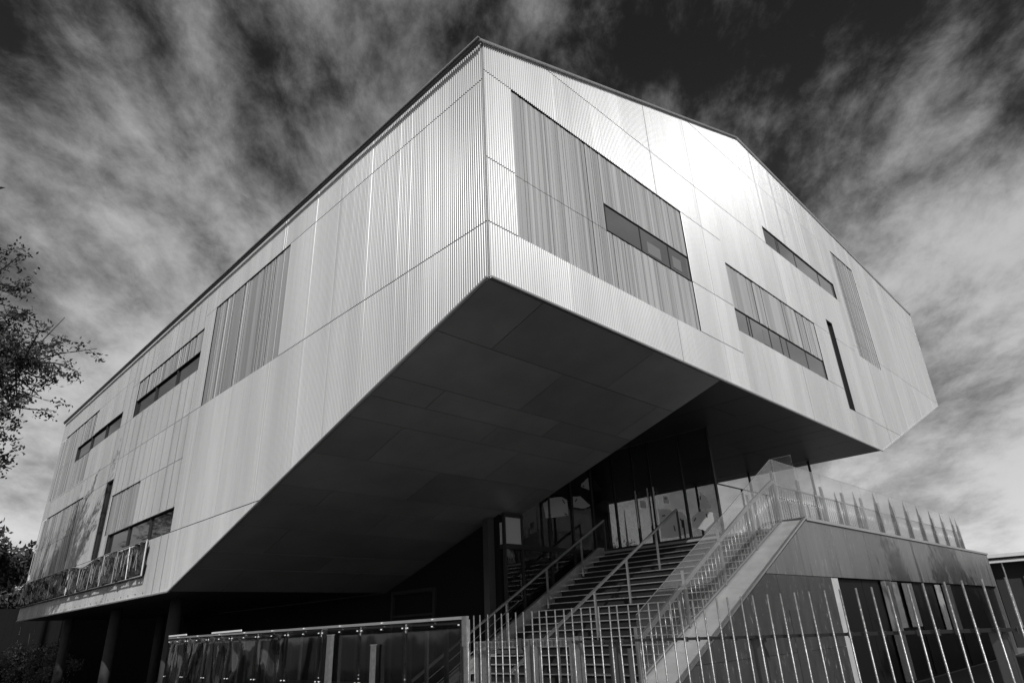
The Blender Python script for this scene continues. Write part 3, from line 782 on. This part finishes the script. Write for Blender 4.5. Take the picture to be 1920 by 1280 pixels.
sheet_on_y('glass_decal', YP, wob([(7.95, 4.45), (8.96, 4.62), (8.92, 5.06), (8.69, 5.13), (8.21, 5.05), (7.88, 4.86)]), 'decal', 'large grey scalloped decal on the dark glass above the left handrail', 'decal',
           [(8.05, 4.55, 8.18, 4.56), (8.78, 4.66, 8.88, 4.62), (8.72, 5.05, 8.82, 4.95)])
sheet_on_y('glass_decal', YP, wob([(9.2, 4.87), (9.75, 4.88), (10.02, 5.0), (9.55, 5.24), (9.22, 5.19)]), 'decal', 'grey wing shaped decal right of the large one on the dark glass', 'decal', [(9.3, 5.05, 9.4, 5.14)])
sheet_on_y('glass_decal', YP, wob([(9.64, 5.54), (10.02, 5.47), (10.04, 5.86), (9.68, 5.63)]), 'decal', 'grey four cornered decal highest on the dark glass', 'decal', [(9.72, 5.57, 9.8, 5.56)])

# ------------------------------------------------------------------ rod fence along the pavement
fe = thing('rod_fence', (0, -2.2, 0), 'tall open fence of upright galvanised rods in front of the staircase', 'fence')
rm = MB(); rm.tube([(0, 0, .03), (0, 0, 1.80)], .0088, 7); rm = rm.mesh('rod', 'galv_old', True)
for i in range(58):
    y = .60 - .125 * i
    o = place('rod', rm, fe, (0, y, 0), rot=(R.uniform(-.006, .006), R.uniform(-.006, .006), R.uniform(0, 6)))
hk = MB(); hk.box((-.006, -.012, -.03), (.03, .012, .012)); hk = hk.mesh('clip', 'steel_dark')
for i in range(58): place('clip', hk, fe, (.01, .60 - .125 * i + .004, 1.47))
for z in (1.465, .25):
    t = MB(); t.box((.014, -6.7, z - .012), (.044, -1.10, z + .012)); t.build('rail', 'frame_dark', fe)
for y in (-1.62, -3.2, -5.0):
    t = MB(); t.box((.05, y - .05, 0), (.15, y + .05, 1.46)); t.box((.03, y - .10, 1.461), (.17, y + .10, 1.472)); t.build('post', 'steel_dark', fe)
# galvanised gate behind the rods
ga = thing('galvanised_gate', (.1, -.28, 0), 'galvanised steel gate frame behind the rods at the foot of the stairs', 'gate')
for y in (.50, .36, -.36, -.50, -1.06, -1.13):
    t = MB(); t.box((.05, y - .035, 0), (.13, y + .035, 1.50 if y > -1.1 else 1.52)); t.build('gate_post', 'galv_old', ga)
for (y0, y1) in ((-.32, .32), (-1.02, -.54)):
    for z in (1.46, .75, .2):
        t = MB(); t.box((.06, y0, z - .035), (.12, y1, z + .035)); t.build('cross_bar', 'galv_old', ga)
t = MB(); t.box((.02, -.34, 1.36), (.05, .52, 1.40)); t.build('latch_rail', 'steel_dark', ga)
t = MB(); t.box((.03, -.30, 1.35), (.07, -.22, 1.52)); t.build('latch', 'steel_dark', ga)

# ------------------------------------------------------------------ hoarding with smoky film
ho = thing('film_hoarding', (0, 5.8, 0), 'dark hoarding of smoky film on metal posts left of the rod fence', 'hoarding')
hy = [.68, 1.9, 3.05, 4.2, 5.35, 6.5, 7.65, 8.8, 9.95, 11.05]
t = MB(); t.box((-.02, .62, 1.765), (.04, 11.1, 1.80)); t.build('top_rail', 'steel', ho)
t = MB(); t.box((.03, .64, .95), (.06, 5.3, 1.01)); t.build('mid_rail', 'steel', ho)
for k, y in enumerate(hy):
    t = MB(); t.box((.02, y - .045, 0), (.07, y + .045, 1.76)); t.build('post', 'galv' if k in (0, 3) else 'steel_dark', ho)
for k in range(24):
    y = 1.2 + k * .42 + R.uniform(-.08, .08)
    if min(abs(y - q_) for q_ in hy) < .1: continue
    t = MB(); w = R.uniform(.016, .034); t.box((.075, y - w, 0), (.11, y + w, R.uniform(1.60, 1.74))); t.build('stake', R.choice(['galv', 'galv_old', 'steel_dark', 'steel_dark']), ho)
t = MB(); t.box((-.03, .60, 1.45), (.02, .68, 1.80)); t.box((-.02, .60, 0), (.015, .66, 1.449)); t.build('end_post', 'galv_old', ho)
bolt = MB(); bolt.tube([(-.040, 0, 0), (-.02, 0, 0)], .009, 6); bolt = bolt.mesh('bolt', 'white_paint')
for k, (y0, y1) in enumerate(zip(hy, hy[1:])):
    q = MB(); ny, nz = 16, 14; crin = .006 if k < 4 else .05
    for iz in range(nz + 1):
        for iy in range(ny + 1):
            y = y0 + (y1 - y0) * iy / ny; z = .05 + 1.70 * iz / nz
            edge = min(1, 4 * min(iy, ny - iy) / ny, 5 * min(iz, nz - iz) / nz)
            q.v.append((-.012 + crin * edge * (noise.noise(Vector((y * 4.5 + k, z * 1.1, k * 3.1))) + .5 * noise.noise(Vector((y * 11, z * 2.4, k))))- .01, y, z))
    q.f = [(iz * (ny + 1) + iy, iz * (ny + 1) + iy + 1, (iz + 1) * (ny + 1) + iy + 1, (iz + 1) * (ny + 1) + iy) for iz in range(nz) for iy in range(ny)]
    o = q.build('film_sheet', 'smoke_film', ho, smooth=True)
    sol = o.modifiers.new('thick', 'SOLIDIFY'); sol.thickness = .003
    for f_ in (.05, .5, .95):
        for z in (1.70, 1.0) if f_ != .5 else (1.70, 1.785): place('bolt', bolt, ho, (0, y0 + (y1 - y0) * f_, z))
for (y0, y1) in ((7.2, 8.6), (10.0, 11.05)):
    t = MB(); t.bar((-.03, y0, 1.83), (-.03, y1, 1.822), .03, .02); t.build('loose_batten', 'white_paint', ho)
# galvanised posts standing behind the film
for (x, y, h_, lab) in ((.5, 3.75, 1.66, 'broad bright galvanised stump seen through the film of the hoarding'), (.5, 2.55, 1.5, 'narrow bright galvanised stump seen through the film of the hoarding')):
    o = thing('galvanised_post', (-.14, y, 0), lab, 'post')
    w2 = .055 if h_ > 1.6 else .028
    t = MB(); t.box((-.13, y - w2, 0), (-.07, y + w2, h_)); t.build('shaft', 'galv_old', o)
    t = MB(); t.box((-.135, y - w2 - .01, h_), (-.065, y + w2 + .01, h_ + .008)); t.build('cap', 'galv', o)

# ------------------------------------------------------------------ torn film screen on the side wall
bs = thing('torn_screen', (-.15, 21.3, 3.3), 'long railing hung with torn crumpled film along the foot of the side wall', 'screen')
y0, y1 = 13.45, 29.1
def sag(y): return -.16 * math.exp(-((y - 19.6) / 1.0) ** 2)
pts = [(-.16, y0 + (y1 - y0) * i / 40, 4.24 + sag(y0 + (y1 - y0) * i / 40)) for i in range(41)]
t = MB(); t.tube(pts, .02, 7); t.build('top_rail', 'galv', bs, smooth=True)
t = MB(); t.tube([(-.16, y0, 3.33), (-.16, 20.9, 3.33)], .017, 7); t.build('bottom_rail', 'galv', bs, smooth=True)
t = MB(); t.tube([(-.16, 20.9, 3.33), (-.16, y1, 3.33)], .015, 7); t.build('bottom_rail', 'steel', bs, smooth=True)
yy = y0; k = 0
while yy < y1 - .2:
    lean = R.uniform(-.14, .14)
    t = MB(); t.tube([(-.16, yy, 3.33), (-.165, min(y1, max(y0, yy + lean)), 4.22 + sag(yy))], .014 if k % 3 else .024, 6); t.build('upright', 'galv' if yy < 21.5 or k % 4 == 0 else 'steel_dark', bs)
    ye = min(yy + 1.3, y1)
    q = MB(); ny, nz = 20, 12
    for iz in range(nz + 1):
        for iy in range(ny + 1):
            y = yy + (ye - yy) * iy / ny; z = 3.34 + (.88 + sag(y)) * iz / nz
            q.v.append((-.13 - .11 * (noise.noise(Vector((y * 3.2, z * 2.0, 4.0))) + .6 * noise.noise(Vector((y * 8, z * 5, 9.0)))), y, z))
    q.f = [(iz * (ny + 1) + iy, iz * (ny + 1) + iy + 1, (iz + 1) * (ny + 1) + iy + 1, (iz + 1) * (ny + 1) + iy) for iz in range(nz) for iy in range(ny)]
    o = q.build('film_sheet', 'film_dark', bs, smooth=True); sol = o.modifiers.new('thick', 'SOLIDIFY'); sol.thickness = .004
    if yy < 22:
        for j in range(6):
            ya = yy + R.uniform(.1, 1.1); zb = 3.4 + R.uniform(0, .3); za = 4.1 - R.uniform(0, .25)
            w = R.uniform(.03, .10); dy = R.uniform(-.18, .18)
            s_ = MB(); s_.hexa([(-.26, ya, zb), (-.24, ya + w * .5, zb), (-.235, ya + w * .5, zb), (-.255, ya, zb)], [(-.25, ya + dy, za), (-.23, ya + dy + w, za), (-.225, ya + dy + w, za), (-.245, ya + dy, za)])
            s_.build('torn_strip', 'film_pale', bs)
    yy += 1.3; k += 1
bm_ = MB(); bm_.tube([(-.05, 0, 0), (-.025, 0, 0)], .018, 6); bm_ = bm_.mesh('bolt', 'trim')
for i in range(26): place('bolt', bm_, bld, (0, 13.5 + i * .6, 2.92))

# ------------------------------------------------------------------ neighbour on the right
nbd = thing('dark_neighbour_building', (33, -8, 0), 'dark low building with two white eaves boards at the right edge', 'building')
t = MB(); t.box((32.3, -30, 0), (44, 2.0, 3.51)); t.build('wall', 'neighbour_wall', nbd)
t = MB(); t.box((31.7, -30.3, 3.74), (44, 2.2, 3.89)); t.build('upper_eaves_board', 'white_paint', nbd)
t = MB(); t.box((31.9, -30.2, 3.64), (44, 2.1, 3.738)); t.build('roof', 'roof', nbd)
t = MB(); t.box((31.8, -30.2, 3.52), (32.6, 2.15, 3.638)); t.build('lower_eaves_board', 'white_paint', nbd)
for y in (.2, -.9, -2.0, -3.1):
    t = MB(); t.tube([(31.95, y, 0), (31.95, y, 3.62)], .04, 8); t.build('downpipe', 'steel', nbd)

# ------------------------------------------------------------------ trees
def leaf_faces(mb, p, size, rnd):
    a = Vector((rnd.gauss(0, 1), rnd.gauss(0, 1), rnd.gauss(0, 1))).normalized()
    b = a.cross(Vector((rnd.gauss(0, 1), rnd.gauss(0, 1), rnd.gauss(0, 1)))).normalized()
    l, w = size * rnd.uniform(.7, 1.25), size * rnd.uniform(.38, .6)
    o = len(mb.v)
    mb.v += [tuple(p), tuple(p + a * l * .5 + b * w * .5), tuple(p + a * l), tuple(p + a * l * .5 - b * w * .5)]
    mb.f.append((o, o + 1, o + 2, o + 3))
def tree(name, loc, h, crown_z, rad, label, seed, limbs=22, twigs=9, per=22, leaf=.11, leafmat='leaf', squash=1.0, group=None, bare=.25):
    rnd = random.Random(seed); base = Vector(loc)
    tr = thing(name, loc, label, 'tree', group)
    tk = MB(); cr_ = MB(); tw = MB()
    lean = Vector((rnd.uniform(-.3, .3), rnd.uniform(-.3, .3), 0))
    tp = [base + Vector((0, 0, 0)), base + Vector((0, 0, h * .25)) + lean * .3, base + Vector((0, 0, h * .55)) + lean, base + Vector((0, 0, h * .92)) + lean * 1.3]
    r0 = h * .018
    tk.tube(tp, [r0 * 1.25, r0, r0 * .6, r0 * .15], 9)
    def at(t):
        t = min(max(t, 0), .999) * 3; i = int(t); return tp[i].lerp(tp[i + 1], t - i)
    for li in range(limbs):
        f = li / (limbs - 1)
        z = crown_z + (h * .9 - crown_z) * f * .92
        st_ = at(z / h * .8)
        ang = li * 2.399 + rnd.uniform(-.5, .5)
        prof = math.sin(math.pi * (0.16 + 0.80 * f)) ** .7
        ln = rad * prof * rnd.uniform(.72, 1.08)
        rise = rnd.uniform(.15, .75) * ln * (0.6 + .6 * f)
        d = Vector((math.cos(ang), math.sin(ang), 0))
        p1 = st_ + d * ln * .4 + Vector((0, 0, rise * .35)); p2 = st_ + d * ln * .75 + Vector((rnd.uniform(-.3, .3), rnd.uniform(-.3, .3), rise * .8)); p3 = st_ + d * ln + Vector((rnd.uniform(-.5, .5), rnd.uniform(-.5, .5), rise * rnd.uniform(.7, 1.2)))
        tk.tube([st_, p1, p2, p3], [r0 * .38, r0 * .26, r0 * .14, r0 * .05], 6)
        path = [st_, p1, p2, p3]
        for t_ in range(twigs):
            u = rnd.uniform(.28, 1.0) * 3 if t_ else 2.99
            i = min(int(u), 2); b0 = path[i].lerp(path[i + 1], u - i)
            td = (d * rnd.uniform(.2, 1) + Vector((rnd.gauss(0, .7), rnd.gauss(0, .7), rnd.gauss(.25, .5)))).normalized()
            tl = rad * rnd.uniform(.14, .36)
            b1 = b0 + td * tl * .5 + Vector((0, 0, rnd.uniform(-.1, .1))); b2 = b0 + td * tl + Vector((rnd.uniform(-.15, .15), rnd.uniform(-.15, .15), rnd.uniform(-.25, .15)))
            tw.tube([b0, b1, b2], [r0 * .09, r0 * .06, r0 * .03], 4, cap=False)
            for s_ in range(4):
                c0 = b0.lerp(b1, rnd.uniform(.3, 1)) if s_ < 2 else b1.lerp(b2, rnd.uniform(.2, 1.05))
                cd = Vector((rnd.gauss(0, 1), rnd.gauss(0, 1), rnd.gauss(.1, .8))).normalized()
                cl_ = tl * rnd.uniform(.2, .5); c1 = c0 + cd * cl_
                tw.tube([c0, c1], [r0 * .035, r0 * .015], 3, cap=False)
                if rnd.random() < bare * .4: continue
                for q_ in range(per // 4 + 1):
                    pp = c0.lerp(c1, rnd.uniform(.25, 1.08)) + Vector((rnd.gauss(0, .07), rnd.gauss(0, .07), rnd.gauss(0, .07))) * (leaf / .11)
                    leaf_faces(cr_, pp, leaf, rnd)
    tk.build('trunk', 'bark', tr, smooth=True); tw.build('twigs', 'bark', tr)
    me = bpy.data.meshes.new('crown'); me.from_pydata(cr_.v, [], cr_.f); me.materials.append(MAT[leafmat]); place('crown', me, tr)
    return tr
tree('broadleaf_tree', (-7.75, 17.6, 0), 19.6, 7.2, 5.0, 'leafy tree with open branching crown at the left edge in front of the sky', 11, limbs=56, twigs=28, per=100, leaf=.13)
tree('broadleaf_tree', (-8.5, 32.5, 0), 17.5, 3.5, 5.4, 'street tree standing farther along the street beyond the left edge', 21, limbs=24, twigs=12, per=30, leaf=.2)
tree('broadleaf_tree', (-12.0, 8.0, 0), 18.5, 7.5, 5.4, 'unseen tree added outside the left edge for its shade and reflection on the side wall', 22, limbs=26, twigs=12, per=34, leaf=.19)  # out of view, added to darken the side wall and its windows
tree('broadleaf_tree', (-1.2, 52, 0), 12.5, 1.0, 5.8, 'dark dense tree low at the left edge behind the far end of the building', 5, limbs=40, twigs=22, per=110, leaf=.42)
tree('broadleaf_tree', (-4.6, 46, 0), 9.0, 1.0, 4.5, 'dark bushy tree at the lower left corner nearest the building', 6, limbs=22, twigs=14, per=60, leaf=.34)
tree('broadleaf_tree', (15.6, -10.2, 0), 16.5, 6.0, 3.7, 'unseen tree added outside the right edge to shade the podium front', 41, limbs=34, twigs=18, per=60, leaf=.24)  # invented tree out of view, throws shade on the podium wall
tree('broadleaf_tree', (10.6, -11.0, 0), 16.0, 5.5, 3.9, 'unseen tree added beyond the right edge, nearer to the stair, to shade the podium', 43, limbs=34, twigs=18, per=60, leaf=.24)  # second invented tree, widens the shade along the podium
tree('broadleaf_tree', (62, 42, 0), 16.0, 3.0, 6.0, 'far leafy tree seen through the entrance glass', 44, limbs=24, twigs=12, per=30, leaf=.35, leafmat='leaf_light')
tree('conifer', (46, 13.2, 0), 10.6, 3.0, 1.6, 'small pointed conifer tip showing above the terrace glass', 9, limbs=26, twigs=6, per=16, leaf=.2)

sf = thing('added_dark_fence', (0, 33, 0), 'tall dark board fence added to black out the view beneath the far end of the building', 'fence')  # dark boards added to hide the bright sky under the building
bd = MB(); bd.box((0, 0, 0), (.285, .03, 3.5)); bd = bd.mesh('board', 'dark_wall')  # board of the added dark fence
for i in range(58): place('board', bd, sf, (-7 + i * .29, 33 + R.uniform(0, .015), 0))
t = MB(); t.box((-7, 33.05, 2.2), (9.8, 33.1, 2.3)); t.build('rail', 'dark_wall', sf)  # rail of the added dark fence
gp_ = thing('garden_post', (-1.9, 27, 0), 'pale post standing under trees at the lower left', 'post')
t = MB(); t.box((-1.96, 26.95, 0), (-1.84, 27.05, 1.9)); t.build('shaft', 'galv', gp_)
t = MB(); t.box((-1.98, 26.93, 1.9), (-1.82, 27.07, 1.94)); t.build('cap', 'galv', gp_)
# shrubs in the light under the building
tree('shrub', (1.2, 31, 0), 2.6, .3, 1.6, 'rounded shrub in front of the added dark board fence under the building', 31, limbs=18, twigs=9, per=30, leaf=.12, leafmat='leaf_light')
tree('shrub', (-1.6, 31.5, 0), 2.3, .3, 1.4, 'smaller shrub left of its neighbour in front of the added dark board fence', 32, limbs=16, twigs=8, per=30, leaf=.12, leafmat='leaf_light')
